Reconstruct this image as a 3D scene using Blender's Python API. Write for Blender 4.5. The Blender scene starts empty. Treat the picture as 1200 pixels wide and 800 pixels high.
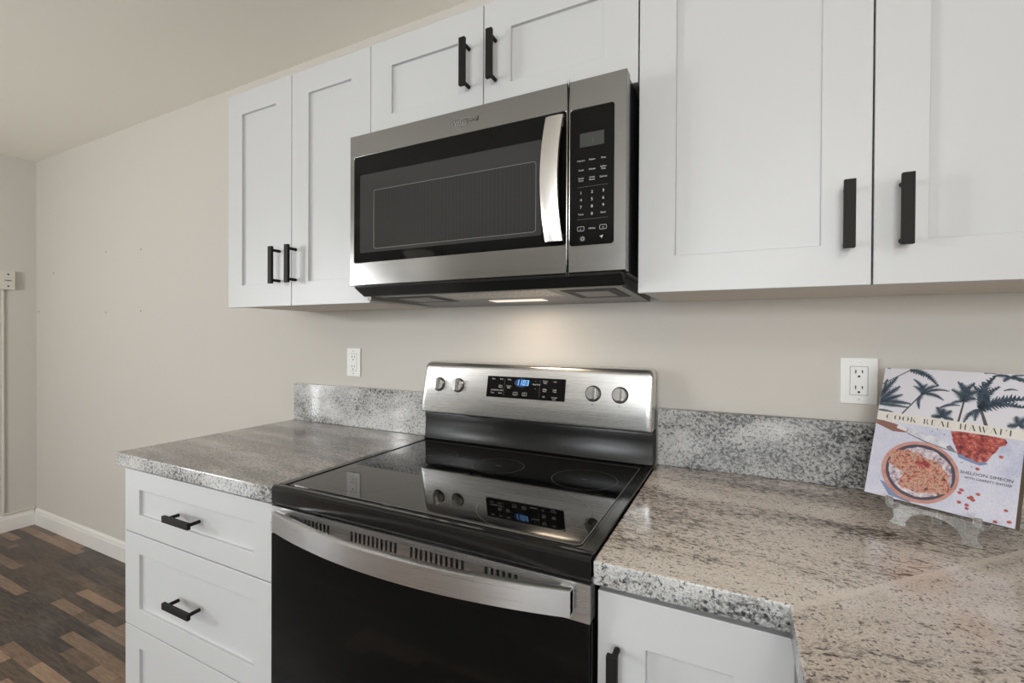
import bpy, bmesh, math, random
from mathutils import Vector, Matrix
random.seed(7)
PI = math.pi
S = bpy.context.scene
COL = S.collection

# ------------------------------------------------------------------ camera
cam = bpy.data.cameras.new('camera'); camo = bpy.data.objects.new('camera', cam); COL.objects.link(camo)
yaw, pitch, roll = 0.461, -0.0073, 0.0052
c_, s_ = math.cos(yaw), math.sin(yaw)
R0 = Vector((c_, s_, 0)); F0 = Vector((-s_, c_, 0)); U0 = Vector((0, 0, 1))
F = F0*math.cos(pitch) + U0*math.sin(pitch); U1 = -F0*math.sin(pitch) + U0*math.cos(pitch)
R = R0*math.cos(roll) + U1*math.sin(roll); U = -R0*math.sin(roll) + U1*math.cos(roll)
camo.matrix_world = Matrix(((R.x, U.x, -F.x, 0.9657), (R.y, U.y, -F.y, -1.3414), (R.z, U.z, -F.z, 1.2659), (0, 0, 0, 1)))
cam.sensor_width = 36.0; cam.lens = 540.58/1200*36
cam.shift_x = -0.12/1200; cam.shift_y = (397.47-400)/1200
cam.clip_start = 0.02
S.camera = camo

# ------------------------------------------------------------------ exposure, sky, light
S.view_settings.view_transform = 'Standard'; S.view_settings.look = 'None'
S.view_settings.exposure = 0.0; S.view_settings.gamma = 1.0; S.view_settings.use_curve_mapping = False
S.cycles.use_denoising = True
S.cycles.max_bounces = 10; S.cycles.diffuse_bounces = 6; S.cycles.glossy_bounces = 6; S.cycles.transmission_bounces = 8
S.cycles.transparent_max_bounces = 12
S.cycles.sample_clamp_indirect = 6.0
W = bpy.data.worlds.new('world'); S.world = W; W.use_nodes = True
W.node_tree.nodes['Background'].inputs[0].default_value = (0.86, 0.93, 1.0, 1)
W.node_tree.nodes['Background'].inputs[1].default_value = 1.6

XL, XR, YB, ZC = -3.2365, 1.69, -5.6, 2.4016     # room extents
def area(name, loc, rot, sx, sy, power, color):
    l = bpy.data.lights.new(name, 'AREA'); l.shape = 'RECTANGLE'; l.size = sx; l.size_y = sy; l.energy = power; l.color = color
    o = bpy.data.objects.new(name, l); COL.objects.link(o); o.location = loc; o.rotation_euler = rot
    return o
# daylight through an invented, unseen glazed door and window, placed by reflections
area('daylight_unseen_door', (-3.345, -2.58, 1.05), (0, -PI/2, 0), 1.95, .66, 44, (0.93, 0.97, 1.0))
area('daylight_unseen_window', (-3.345, -3.98, 1.45), (0, -PI/2, 0), 1.25, .70, 33, (0.93, 0.97, 1.0))

area('added_rear_fill', (.85, YB-.105, 1.55), (PI/2, 0, 0), 1.45, 1.15, 122, (0.95, 0.98, 1.0))  # fill light at a made-up rear window, added for the kitchen fronts

# ------------------------------------------------------------------ materials
def mat(name, color, rough=0.5, metal=0.0, **kw):
    m = bpy.data.materials.new(name); m.use_nodes = True
    b = m.node_tree.nodes['Principled BSDF']
    b.inputs['Base Color'].default_value = (*color, 1); b.inputs['Roughness'].default_value = rough; b.inputs['Metallic'].default_value = metal
    for k, v in kw.items():
        b.inputs[k.replace('_', ' ')].default_value = v
    return m
class NT:
    def __init__(s, m): s.t = m.node_tree; s.n = s.t.nodes; s.b = s.n['Principled BSDF']
    def node(s, typ, **kw):
        n = s.n.new(typ)
        for k, v in kw.items(): setattr(n, k, v)
        return n
    def link(s, a, b): s.t.links.new(a, b)
    def coords(s, scale=(1, 1, 1), rot=(0, 0, 0), warp=0.0, wscale=4.0):
        tc = s.node('ShaderNodeTexCoord'); mp = s.node('ShaderNodeMapping')
        mp.inputs['Scale'].default_value = scale; mp.inputs['Rotation'].default_value = rot
        src = tc.outputs['Object']
        if warp:
            nz = s.node('ShaderNodeTexNoise'); nz.inputs['Scale'].default_value = wscale; nz.inputs['Detail'].default_value = 2
            s.link(src, nz.inputs['Vector'])
            sb = s.node('ShaderNodeVectorMath', operation='SUBTRACT'); s.link(nz.outputs['Color'], sb.inputs[0]); sb.inputs[1].default_value = (.5, .5, .5)
            sc = s.node('ShaderNodeVectorMath', operation='SCALE'); s.link(sb.outputs[0], sc.inputs[0]); sc.inputs['Scale'].default_value = warp
            ad = s.node('ShaderNodeVectorMath', operation='ADD'); s.link(src, ad.inputs[0]); s.link(sc.outputs[0], ad.inputs[1]); src = ad.outputs[0]
        s.link(src, mp.inputs['Vector'])
        return mp.outputs[0]
    def noise(s, vec, scale=1.0, detail=4, rough=.55):
        n = s.node('ShaderNodeTexNoise'); n.inputs['Scale'].default_value = scale; n.inputs['Detail'].default_value = detail; n.inputs['Roughness'].default_value = rough
        s.link(vec, n.inputs['Vector']); return n.outputs['Fac']
    def ramp(s, fac, stops, interp='LINEAR'):
        r = s.node('ShaderNodeValToRGB'); r.color_ramp.interpolation = interp
        e = r.color_ramp.elements
        while len(e) > 1: e.remove(e[-1])
        e[0].position = stops[0][0]; e[0].color = (*stops[0][1], 1)
        for p, c in stops[1:]:
            x = e.new(p); x.color = (*c, 1)
        s.link(fac, r.inputs[0]); return r.outputs[0]
    def mix(s, fac, a, b, mode='MIX'):
        m = s.node('ShaderNodeMix', data_type='RGBA', blend_type=mode)
        for v, i in ((fac, 0), (a, 6), (b, 7)):
            if hasattr(v, 'is_output'): s.link(v, m.inputs[i])
            elif isinstance(v, (int, float)): m.inputs[i].default_value = v
            else: m.inputs[i].default_value = (*v, 1)
        return m.outputs[2]
    def bump(s, h, strength=.2, dist=.001):
        b = s.node('ShaderNodeBump'); b.inputs['Strength'].default_value = strength; b.inputs['Distance'].default_value = dist
        s.link(h, b.inputs['Height']); s.link(b.outputs[0], s.b.inputs['Normal'])
    def color(s, c): s.link(c, s.b.inputs['Base Color'])
G = lambda v: (v, v, v)

M = {}
def wallpaint(name, col, str_=.12):
    m = mat(name, col, .75); t = NT(m)
    v = t.coords((1, 1, 1)); n = t.noise(v, 180, 3); t.bump(n, str_, .0012)
    return m
M['wall'] = wallpaint('wall_paint', (.60, .57, .525))
M['ceiling'] = wallpaint('ceiling_paint', (.92, .90, .82), .2)
M['trim'] = mat('trim_white', (.78, .76, .73), .4)
M['cab'] = mat('cabinet_white', (.57, .575, .58), .38)
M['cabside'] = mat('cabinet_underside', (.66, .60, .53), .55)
M['dark'] = mat('dark_gap', (.03, .025, .022), .7)
M['blackmetal'] = mat('matte_black_metal', (.010, .0092, .008), .55, 0.0, Specular_IOR_Level=.22)
M['plastic'] = mat('white_plastic', (.82, .82, .80), .3)
M['slot'] = mat('slot_black', (.02, .02, .02), .6)
M['screw'] = mat('screw_metal', (.55, .55, .53), .35, .8)
M['conduit'] = mat('painted_box', (.66, .63, .57), .5)

def brushed(name, col, rough, rotz=False, an=.7):
    m = mat(name, col, rough, 1.0); t = NT(m)
    v = t.coords((3, 3, 900) if not rotz else (900, 3, 3)); n = t.noise(v, 1.0, 3, .6)
    r = t.node('ShaderNodeMapRange'); t.link(n, r.inputs[0]); r.inputs[3].default_value = rough-.06; r.inputs[4].default_value = rough+.09
    t.link(r.outputs[0], t.b.inputs['Roughness'])
    c = t.mix(n, tuple(x*.9 for x in col), tuple(min(1, x*1.06) for x in col)); t.color(c)
    t.b.inputs['Anisotropic'].default_value = an; t.b.inputs['Anisotropic Rotation'].default_value = .25
    tg = t.node('ShaderNodeTangent', direction_type='RADIAL', axis='Z' if not rotz else 'X')
    t.link(tg.outputs[0], t.b.inputs['Tangent'])
    return m
M['steel'] = brushed('brushed_stainless', (.78, .78, .778), .27, False, .35)
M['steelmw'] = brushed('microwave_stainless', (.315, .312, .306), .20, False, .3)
M['steelh'] = brushed('handle_stainless', (.80, .80, .80), .28, False, .0)
M['steelv'] = brushed('handle_stainless_upright', (.74, .72, .70), .30, True)
M['chrome'] = mat('satin_chrome', (.52, .52, .515), .2, 1.0)
M['blackglass'] = mat('black_glass', (.005, .005, .005), .04, Specular_IOR_Level=.16)
M['ceramic'] = mat('ceramic_glass', (.005, .005, .005), .03, 0, IOR=1.55)
M['enamel'] = mat('black_enamel', (.008, .008, .008), .12)
M['riser'] = mat('satin_black_enamel', (.010, .010, .010), .3, Specular_IOR_Level=.3)
M['blackplastic'] = mat('black_plastic', (.012, .012, .012), .32)
M['print'] = mat('white_print', (.62, .62, .6), .5)
M['dimprint'] = mat('grey_print', (.17, .17, .168), .3)
M['greyprint'] = mat('dark_print', (.12, .12, .12), .5)
M['lcd'] = mat('unlit_display', (.045, .046, .045), .25)
def emis(name, col, st):
    m = mat(name, (.0, .0, .0), .4); b = m.node_tree.nodes['Principled BSDF']
    b.inputs['Emission Color'].default_value = (*col, 1); b.inputs['Emission Strength'].default_value = st
    return m
M['digit'] = emis('blue_digits', (.22, .55, 1.0), 1.1)
M['digitglow'] = emis('blue_backlight', (.0, .03, .13), 1.0)
M['lens'] = emis('lamp_lens', (1.0, .90, .78), .9)
M['dome'] = emis('lamp_dome', (1.0, .86, .70), 1.1); M['dome'].node_tree.nodes['Principled BSDF'].inputs['Base Color'].default_value = (.8, .78, .72, 1)
# microwave window: dark glass with a fine perforated screen behind it
m = mat('window_tint', (.042, .042, .041), .08, Specular_IOR_Level=.2); t = NT(m)
M['wintint'] = m
m = mat('window_screen', (.04, .04, .04), .10, Specular_IOR_Level=.2); t = NT(m)
wv = t.node('ShaderNodeTexWave', wave_type='BANDS', bands_direction='X'); wv.inputs['Scale'].default_value = 30; wv.inputs['Distortion'].default_value = 0
t.link(t.coords((1, 1, 1)), wv.inputs['Vector'])
t.color(t.mix(wv.outputs['Fac'], (.031, .031, .030), (.036, .036, .035)))
M['winscreen'] = m
# perforated grease filter
m = mat('filter_mesh', (.5, .47, .43), .4, .9); t = NT(m)
vo = t.node('ShaderNodeTexVoronoi'); vo.inputs['Scale'].default_value = 220; t.link(t.coords((1, 1, 1)), vo.inputs['Vector'])
t.color(t.ramp(vo.outputs['Distance'], [(.25, (.03, .03, .03)), (.45, (.55, .52, .48))]))
M['filter'] = m
M['undergrey'] = mat('painted_grey_metal', (.16, .16, .158), .35, .3)
M['ventgrey'] = mat('vent_grey', (.24, .235, .225), .45, .5)
# granite
def granite(name, rot, base, dark, light, speck_scale, seam=False, rough=.13, coat=.1, dens=0.0):
    m = mat(name, base, rough); t = NT(m)
    v0 = t.coords((1, 1, 1), (0, 0, rot), .05, 5.0)
    sx = speck_scale
    st = t.node('ShaderNodeMapping'); st.inputs['Scale'].default_value = (sx[0], sx[1], sx[1]); t.link(v0, st.inputs['Vector'])
    a = t.noise(st.outputs[0], 1.0, 6, .68)
    bnd = t.node('ShaderNodeMapping'); bnd.inputs['Scale'].default_value = (2.2, 11, 11); t.link(v0, bnd.inputs['Vector'])
    bands = t.noise(bnd.outputs[0], 1.0, 4, .55)
    fine = t.noise(v0, 300, 3, .65)
    c = t.ramp(bands, [(.30, tuple(x*.72 for x in base)), (.50, base), (.68, light)])
    c = t.mix(t.ramp(fine, [(.36, G(.55)), (.50, G(0))]), c, tuple(x*.5 for x in base))
    c = t.mix(t.ramp(fine, [(.50, G(.0)), (.62, G(.6))]), c, light)
    # dark crystals, thicker where the bands are dark
    ad = t.node('ShaderNodeMath', operation='MULTIPLY_ADD'); t.link(bands, ad.inputs[0]); ad.inputs[1].default_value = .55; t.link(a, ad.inputs[2])
    sp = t.ramp(ad.outputs[0], [(.635+dens, G(1.0)), (.715+dens, G(.6)), (.79+dens, G(0.0))])
    c = t.mix(sp, c, dark)
    f2 = t.ramp(t.noise(v0, 150, 3, .7), [(.36, G(.8)), (.42, G(0))])
    c = t.mix(f2, c, tuple(x*1.1 for x in dark))
    if seam:   # glued mitre joint running out of the inside corner, a paler strip of stone
        tc = t.node('ShaderNodeTexCoord'); sep = t.node('ShaderNodeSeparateXYZ'); t.link(tc.outputs['Object'], sep.inputs[0])
        df = t.node('ShaderNodeMath', operation='SUBTRACT'); t.link(sep.outputs[0], df.inputs[0]); t.link(sep.outputs[1], df.inputs[1])
        sb = t.node('ShaderNodeMath', operation='SUBTRACT'); t.link(df.outputs[0], sb.inputs[0]); sb.inputs[1].default_value = seam
        fa = t.ramp(sb.outputs[0], [(0.0, G(.55)), (.014, G(.45)), (.018, G(0))])
        c = t.mix(fa, c, tuple(min(1, x*1.08) for x in light))
    t.color(c)
    t.b.inputs['Coat Weight'].default_value = coat; t.b.inputs['Coat Roughness'].default_value = .06
    return m
BG = (.68, .59, .525); DK = (.06, .045, .038); LT = (.82, .74, .675)
M['granite'] = granite('granite_top', 0.10, BG, DK, LT, (75, 150))
M['granite_turn'] = granite('granite_peninsula', -.35, (.62, .535, .475), (.06, .045, .038), (.78, .70, .64), (66, 120), dens=-.065, seam=1.026+.637-1.2)   # slab origin lies at (.9, -.3)
M['granite_sheen'] = granite('granite_sheen_slab', 0.1, (.36, .33, .31), (.10, .09, .085), (.50, .475, .455), (90, 180))  # grey gloss of the glancing view is put into this stone's colour
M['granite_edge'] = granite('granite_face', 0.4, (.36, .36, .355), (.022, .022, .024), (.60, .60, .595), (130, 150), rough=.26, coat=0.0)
M['granite_pale'] = granite('granite_pale_face', 0.4, (.52, .52, .515), (.06, .06, .062), (.72, .72, .715), (130, 150), rough=.07, coat=.25, dens=-.05)
# wood strip floor
m = mat('wood_strips', (.1, .07, .05), .36, Specular_IOR_Level=.35); t = NT(m)
v = t.coords((1, 1, 1)); br = t.node('ShaderNodeTexBrick'); t.link(v, br.inputs['Vector'])
br.inputs['Scale'].default_value = 1; br.inputs['Brick Width'].default_value = .36; br.inputs['Row Height'].default_value = .0465
br.inputs['Mortar Size'].default_value = .0006; br.inputs['Color1'].default_value = (0, 0, 0, 1); br.inputs['Color2'].default_value = (1, 1, 1, 1)
br.inputs['Mortar'].default_value = (0.1, .1, .1, 1); br.offset = .37; br.squash = 1.0
b2 = t.node('ShaderNodeTexBrick'); t.link(v, b2.inputs['Vector']); b2.inputs['Scale'].default_value = 1; b2.inputs['Brick Width'].default_value = 1.22; b2.inputs['Row Height'].default_value = .186
b2.inputs['Mortar Size'].default_value = .001; b2.inputs['Color1'].default_value = (0, 0, 0, 1); b2.inputs['Color2'].default_value = (1, 1, 1, 1); b2.inputs['Mortar'].default_value = (0, 0, 0, 1); b2.offset = .4
mb_ = t.mix(.42, br.outputs['Color'], b2.outputs['Color'])
base = t.ramp(mb_, [(.08, (.020, .016, .015)), (.30, (.045, .033, .028)), (.50, (.062, .043, .033)), (.68, (.10, .064, .043)), (.80, (.27, .175, .115)), (1, (.36, .235, .155))])
g = t.noise(t.coords((9, 110, 110), (0, 0, 0), .03, 6), 1.0, 5, .65)
c = t.mix(t.ramp(g, [(.40, G(.0)), (.60, G(1.0))]), t.mix(.30, base, (.012, .010, .010)), t.mix(.16, base, (.28, .22, .17)))
c = t.mix(t.ramp(t.noise(t.coords((3, 7, 7)), 1, 3), [(.5, G(0)), (.75, G(.22))]), c, (.20, .185, .18))
t.color(c); t.bump(g, .08, .001)
M['floor'] = m
# cookbook
M['paper'] = mat('page_edges', (.66, .60, .48), .7)
M['spine'] = mat('book_back', (.10, .075, .05), .5)
m = mat('cover_sky', (.60, .585, .63), .35); M['sky'] = m
m = mat('cover_table', (.6, .6, .7), .35); t = NT(m)
n = t.noise(t.coords((1, 1, 1)), 14, 4); f = t.noise(t.coords((1, 1, 1)), 500, 2)
c = t.ramp(n, [(.30, (.33, .36, .50)), (.45, (.50, .50, .61)), (.65, (.57, .56, .64))]); t.color(t.mix(.12, c, t.ramp(f, [(.4, (.3, .3, .4)), (.6, (.9, .9, .95))])))
M['table'] = m
M['band'] = mat('cover_title_band', (.64, .60, .555), .4)
M['ink'] = mat('cover_black_ink', (.03, .032, .035), .4)
m = mat('cover_palm', (.025, .045, .07), .4); t = NT(m)
t.color(t.ramp(t.noise(t.coords((1, 1, 1)), 160, 3), [(.35, (.012, .022, .04)), (.65, (.05, .08, .11))])); M['palm'] = m
M['trunk'] = mat('cover_trunk', (.06, .06, .065), .4)
def mottled(name, stops, sc, det=5):
    m = mat(name, (.5, .3, .2), .38); t = NT(m)
    t.color(t.ramp(t.noise(t.coords((1, 1, 1), (0, 0, 0), .01, 60), sc, det, .7), stops)); return m
M['meat'] = mottled('cover_meat', [(.34, (.05, .01, .01)), (.45, (.25, .03, .03)), (.55, (.42, .09, .07)), (.66, (.55, .26, .2))], 130)
M['food'] = mottled('cover_food', [(.32, (.03, .03, .03)), (.40, (.22, .06, .04)), (.48, (.45, .17, .11)), (.55, (.60, .36, .28)), (.60, (.10, .11, .08)), (.66, (.48, .2, .14)), (.72, (.62, .5, .44))], 170)
M['rice'] = mottled('cover_rice', [(.36, (.16, .11, .15)), (.5, (.5, .42, .46)), (.65, (.70, .64, .66))], 130)
M['bowlrim'] = mottled('cover_bowl_rim', [(.35, (.38, .16, .13)), (.6, (.52, .27, .22))], 40)
M['bowldark'] = mat('cover_bowl_inside', (.055, .045, .075), .4)
M['bluedark'] = mat('cover_blue_cloth', (.16, .21, .36), .4)
M['knifehandle'] = mat('cover_knife_handle', (.22, .10, .075), .4)
M['blade'] = mottled('cover_blade', [(.4, (.42, .42, .48)), (.6, (.62, .61, .66))], 60)
M['bladeedge'] = mat('cover_blade_edge', (.16, .17, .2), .4)
M['redbit'] = mat('cover_red_bits', (.36, .07, .06), .4)
m = mat('clear_acrylic', (.93, .94, .93), .03, 0, IOR=1.42, Transmission_Weight=.90); M['acrylic'] = m
# window glass: lets daylight through, keeps a faint reflection
m = bpy.data.materials.new('pane_glass'); m.use_nodes = True; nt = m.node_tree; nt.nodes.clear()
o_ = nt.nodes.new('ShaderNodeOutputMaterial'); mx = nt.nodes.new('ShaderNodeMixShader'); tr = nt.nodes.new('ShaderNodeBsdfTransparent'); gl = nt.nodes.new('ShaderNodeBsdfGlossy')
fr = nt.nodes.new('ShaderNodeFresnel'); gl.inputs['Roughness'].default_value = .02
nt.links.new(fr.outputs[0], mx.inputs[0]); nt.links.new(tr.outputs[0], mx.inputs[1]); nt.links.new(gl.outputs[0], mx.inputs[2]); nt.links.new(mx.outputs[0], o_.inputs[0])
M['pane'] = m

# ------------------------------------------------------------------ helpers
def thing(name, label, cat, loc=(0, 0, 0), group=None):
    o = bpy.data.objects.new(name, None); COL.objects.link(o); o.location = loc; o.empty_display_size = .05
    o['label'] = label; o['category'] = cat
    if group: o['group'] = group
    return o
def root_loc(o):
    v = Vector((0, 0, 0))
    while o is not None: v += o.location; o = o.parent
    return v
class MB:
    def __init__(s): s.v = []; s.f = []; s.mi = []; s.sm = []; s.mats = []
    def _m(s, m):
        if m not in s.mats: s.mats.append(m)
        return s.mats.index(m)
    def add(s, vs, fs, m, smooth=False):
        k = len(s.v); s.v += [tuple(p) for p in vs]; i = s._m(m)
        for f in fs: s.f.append([k+j for j in f]); s.mi.append(i); s.sm.append(smooth)
    def box(s, x0, x1, y0, y1, z0, z1, m):
        s.add([(x, y, z) for x in (x0, x1) for y in (y0, y1) for z in (z0, z1)],
              [(0, 1, 3, 2), (4, 6, 7, 5), (0, 4, 5, 1), (2, 3, 7, 6), (0, 2, 6, 4), (1, 5, 7, 3)], m)
    def prism(s, prof, fn, a, b, m, smooth=False, mcap=None):
        """prof: 2-D outline; fn(p, q, t) -> xyz; extruded t from a to b"""
        n = len(prof); vs = [fn(p, q, a) for p, q in prof] + [fn(p, q, b) for p, q in prof]
        s.add(vs, [(i, (i+1) % n, n+(i+1) % n, n+i) for i in range(n)], m, smooth)
        s.add(vs, [tuple(range(n))[::-1], tuple(range(n, 2*n))], mcap or m)
    def sweep(s, rings, m, smooth=True, caps=True):
        n = len(rings[0]); vs = [p for r in rings for p in r]; fs = []
        for k in range(len(rings)-1):
            for i in range(n): fs.append((k*n+i, k*n+(i+1) % n, (k+1)*n+(i+1) % n, (k+1)*n+i))
        s.add(vs, fs, m, smooth)
        if caps: s.add(rings[0], [tuple(range(n))[::-1]], m); s.add(rings[-1], [tuple(range(n))], m)
    def cyl(s, p, q, r, m, n=20, r2=None):
        p = Vector(p); q = Vector(q); d = (q-p).normalized(); a = d.orthogonal().normalized(); b = d.cross(a); r2 = r if r2 is None else r2
        ring = lambda c, rr: [c+(a*math.cos(2*PI*i/n)+b*math.sin(2*PI*i/n))*rr for i in range(n)]
        s.sweep([ring(p, r), ring(q, r2)], m)
    def lathe(s, c, prof, m, n=32, axis='z'):
        c = Vector(c)
        def pt(r, h, a):
            if axis == 'z': return c+Vector((r*math.cos(a), r*math.sin(a), h))
            return c+Vector((r*math.cos(a), -h, r*math.sin(a)))
        s.sweep([[pt(r, h, 2*PI*i/n) for i in range(n)] for r, h in prof], m)
    def text(s, txt, size, fn, m, align='CENTER', sx=1.0, depth=0.0, shear=0.0, space=1.0):
        """flat lettering; fn(u, v) -> xyz"""
        cu = bpy.data.curves.new('t', 'FONT'); cu.body = txt; cu.size = size; cu.align_x = align; cu.shear = shear; cu.space_character = space
        cu.resolution_u = 3
        ob = bpy.data.objects.new('t', cu); COL.objects.link(ob)
        dg = bpy.context.evaluated_depsgraph_get(); me = bpy.data.meshes.new_from_object(ob.evaluated_get(dg))
        s.add([fn(v.co.x*sx, v.co.y) for v in me.vertices], [tuple(p.vertices) for p in me.polygons], m)
        bpy.data.objects.remove(ob); bpy.data.curves.remove(cu); bpy.data.meshes.remove(me)
    def build(s, name, parent=None, bev=0, seg=2, smooth_angle=None, merge=False, fix=True):
        off = root_loc(parent) if parent else Vector((0, 0, 0))
        me = bpy.data.meshes.new(name); me.from_pydata([tuple(Vector(p)-off) for p in s.v], [], s.f)
        for m in s.mats: me.materials.append(m)
        for p, i, sm in zip(me.polygons, s.mi, s.sm): p.material_index = i; p.use_smooth = sm
        if merge or bev or fix:
            bm = bmesh.new(); bm.from_mesh(me)
            if merge or bev: bmesh.ops.remove_doubles(bm, verts=bm.verts, dist=1e-6)
            if fix: bmesh.ops.recalc_face_normals(bm, faces=bm.faces)
            bm.to_mesh(me); bm.free()
        ob = bpy.data.objects.new(name, me); COL.objects.link(ob)
        if parent: ob.parent = parent
        if bev:
            b = ob.modifiers.new('bevel', 'BEVEL'); b.width = bev; b.segments = seg; b.limit_method = 'ANGLE'; b.angle_limit = math.radians(40)
            b.harden_normals = False
        return ob
def struct(o): o['kind'] = 'structure'; return o
def tag(o, label, cat, group=None):
    o['label'] = label; o['category'] = cat
    if group: o['group'] = group
    return o
def rrect(x0, x1, z0, z1, r, n=5):
    pts = []
    for cx, cz, a0 in ((x1-r, z1-r, 0), (x0+r, z1-r, PI/2), (x0+r, z0+r, PI), (x1-r, z0+r, 1.5*PI)):
        for i in range(n+1):
            a = a0+PI/2*i/n; pts.append((cx+r*math.cos(a), cz+r*math.sin(a)))
    return pts
XZ = lambda p, q, t: (p, t, q)      # outline in x-z, extruded in y
YZ = lambda p, q, t: (t, p, q)      # outline in y-z, extruded in x
XY = lambda p, q, t: (p, q, t)

# ------------------------------------------------------------------ room shell
b = MB(); b.box(XL-.12, XR+.12, YB-.12, .12, -.08, 0, M['floor']); struct(b.build('floor'))
b = MB(); b.box(XL-.12, XR+.12, YB-.12, .12, ZC, ZC+.1, M['ceiling']); struct(b.build('ceiling'))
b = MB(); b.box(XL-.12, XR+.12, 0, .12, 0, ZC, M['wall']); wb = struct(b.build('wall_back'))
for x, z in ((-1.943, 1.723), (-1.943, 1.391), (-2.318, 1.738), (-2.319, 1.389), (-2.98, 1.652), (-3.20, 1.411)):
    h = MB(); h.lathe((x, -.0002, z), [(.0001, .0006), (.0035, .0006), (.0045, .0), (.0001, -.0004)], M['slot'], 12, 'y'); h.build('screw_hole', wb)
b = MB()
for p0, p1, q0, q1 in ((YB, -4.35, 0, ZC), (-4.35, -3.61, 0, .8), (-4.35, -3.61, 2.1, ZC), (-3.61, -2.94, 0, ZC), (-2.94, -2.22, 2.05, ZC), (-2.22, 0, 0, ZC)):
    b.box(XL-.12, XL, p0, p1, q0, q1, M['wall'])
struct(b.build('wall_left'))
b = MB()
for p0, p1, q0, q1 in ((XL-.12, .1, 0, ZC), (.1, 1.6, 0, .95), (.1, 1.6, 2.15, ZC), (1.6, XR+.12, 0, ZC)): b.box(p0, p1, YB-.12, YB, q0, q1, M['wall'])
struct(b.build('wall_rear'))
b = MB(); b.box(XR, XR+.12, YB, 0, 0, ZC, M['wall']); struct(b.build('wall_right'))
# unseen glazed openings, invented to bring the daylight in
def glazing(name, lo, hi, z0, z1, horiz, at, mull):
    f = MB(); w = .06
    def bx(p0, p1, q0, q1, d0, d1, m, mb):
        if horiz: mb.box(p0, p1, at+d0, at+d1, q0, q1, m)
        else: mb.box(at+d0, at+d1, p0, p1, q0, q1, m)
    for (p0, p1, q0, q1) in ((lo, lo+w, z0, z1), (hi-w, hi, z0, z1), (lo+w, hi-w, z0, z0+w), (lo+w, hi-w, z1-w, z1), (mull-.02, mull+.02, z0+w, z1-w)):
        bx(p0, p1, q0, q1, -.09, -.03, M['trim'], f)
    r = struct(f.build(name, bev=.003))
    g = MB()
    bx(lo+w-.005, mull-.018, z0+w-.005, z1-w+.005, -.063, -.057, M['pane'], g); bx(mull+.018, hi-w+.005, z0+w-.005, z1-w+.005, -.063, -.057, M['pane'], g)
    g.build('pane', r)
glazing('unseen_door_1', -2.94, -2.22, 0, 2.05, False, XL, -2.42)  # unseen door, set where the left upstand mirrors a bright opening
glazing('unseen_window_1', -4.35, -3.61, .8, 2.1, False, XL, -3.98)  # unseen window, set where the microwave steel mirrors a bright patch
glazing('added_window_2', .1, 1.6, .95, 2.15, True, YB, .85)  # made-up window, added for soft frontal light on the kitchen
# skirting
BBP = [(0, 0), (-.015, 0), (-.015, .078), (-.012, .086), (-.012, .094), (-.006, .103), (0, .105)]
b = MB(); b.prism(BBP, YZ, XL, -.69, M['trim']); struct(b.build('baseboard_back'))
b = MB(); b.prism([(XL-p, q) for p, q in BBP], XZ, -2.22, -.0155, M['trim']); struct(b.build('baseboard_left'))

# ------------------------------------------------------------------ cabinet helpers
def shaker(mb, x0, x1, z0, z1, yf, fx=.075, fz=.075, th=.02, rec=.009, m=None):
    m = m or M['cab']; o = [(x0, z0), (x1, z0), (x1, z1), (x0, z1)]; i = [(x0+fx, z0+fz), (x1-fx, z0+fz), (x1-fx, z1-fz), (x0+fx, z1-fz)]
    vs = [(x, yf, z) for x, z in o] + [(x, yf, z) for x, z in i] + [(x, yf+rec, z) for x, z in i] + [(x, yf+th, z) for x, z in o]
    fs = [(8, 9, 10, 11), (12, 15, 14, 13)]
    for k in range(4):
        j = (k+1) % 4; fs += [(k, j, 4+j, 4+k), (4+k, 4+j, 8+j, 8+k), (k, 12+k, 12+j, j)]
    mb.add(vs, fs, m)
def pull(parent, cx, cz, yf, vertical=True, L=.118):
    mb = MB(); w = .0085; y0 = yf-.038; y1 = yf-.029
    if vertical: mb.box(cx-w, cx+w, y0, y1, cz-L/2, cz+L/2, M['blackmetal'])
    else: mb.box(cx-L/2, cx+L/2, y0, y1, cz-w, cz+w, M['blackmetal'])
    ob = mb
    for s in (-1, 1):
        d = s*.048
        p = (cx, 0, cz+d) if vertical else (cx+d, 0, cz)
        ob.cyl((p[0], y1-.001, p[2]), (p[0], yf-.0003, p[2]), .0047, M['blackmetal'], 14)
    return ob.build('handle', parent, bev=.0008)

UD = .335; ZB = 1.3593; ZT = 2.0943
def upper(name, label, x0, x1, z0, z1, doors, bodyz0=None):
    t = thing(name, label, 'cabinet', ((x0+x1)/2, 0, z0))
    b = MB(); bz = z0+.004 if bodyz0 is None else bodyz0
    b.box(x0+.002, x1-.002, -UD+.0225, -.001, bz, z1-.002, M['cab'])
    # raw underside panel, set in between the side walls
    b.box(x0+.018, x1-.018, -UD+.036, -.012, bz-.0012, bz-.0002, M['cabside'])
    b.build('body', t, bev=.001)
    b = MB(); b.box(x0+.004, x1-.004, -UD+.0208, -UD+.0224, bz+.004, z1-.006, M['dark']); b.build('door_gap', t)
    for (a, c, hx, hz, zb_) in doors:
        d = MB(); shaker(d, a, c, zb_, z1, -UD); dd = d.build('door', t, bev=.0013)
        pull(dd, hx, hz, -UD)
    return t
upper('wall_cabinet', 'tall white two-door shaker wall cabinet beside the bare beige wall, handles low and close together', -.646, .0085, ZB, ZT,
      [(-.646, -.3235, -.377, 1.488, ZB), (-.3207, .0085, -.3005, 1.488, ZB)])
upper('wall_cabinet', 'short white two-door cabinet directly above the microwave', .0105, .7635, 1.8105, ZT,
      [(.0105, .3805, .340, 1.946, 1.8105), (.3830, .7635, .4165, 1.946, 1.8105)])
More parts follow.
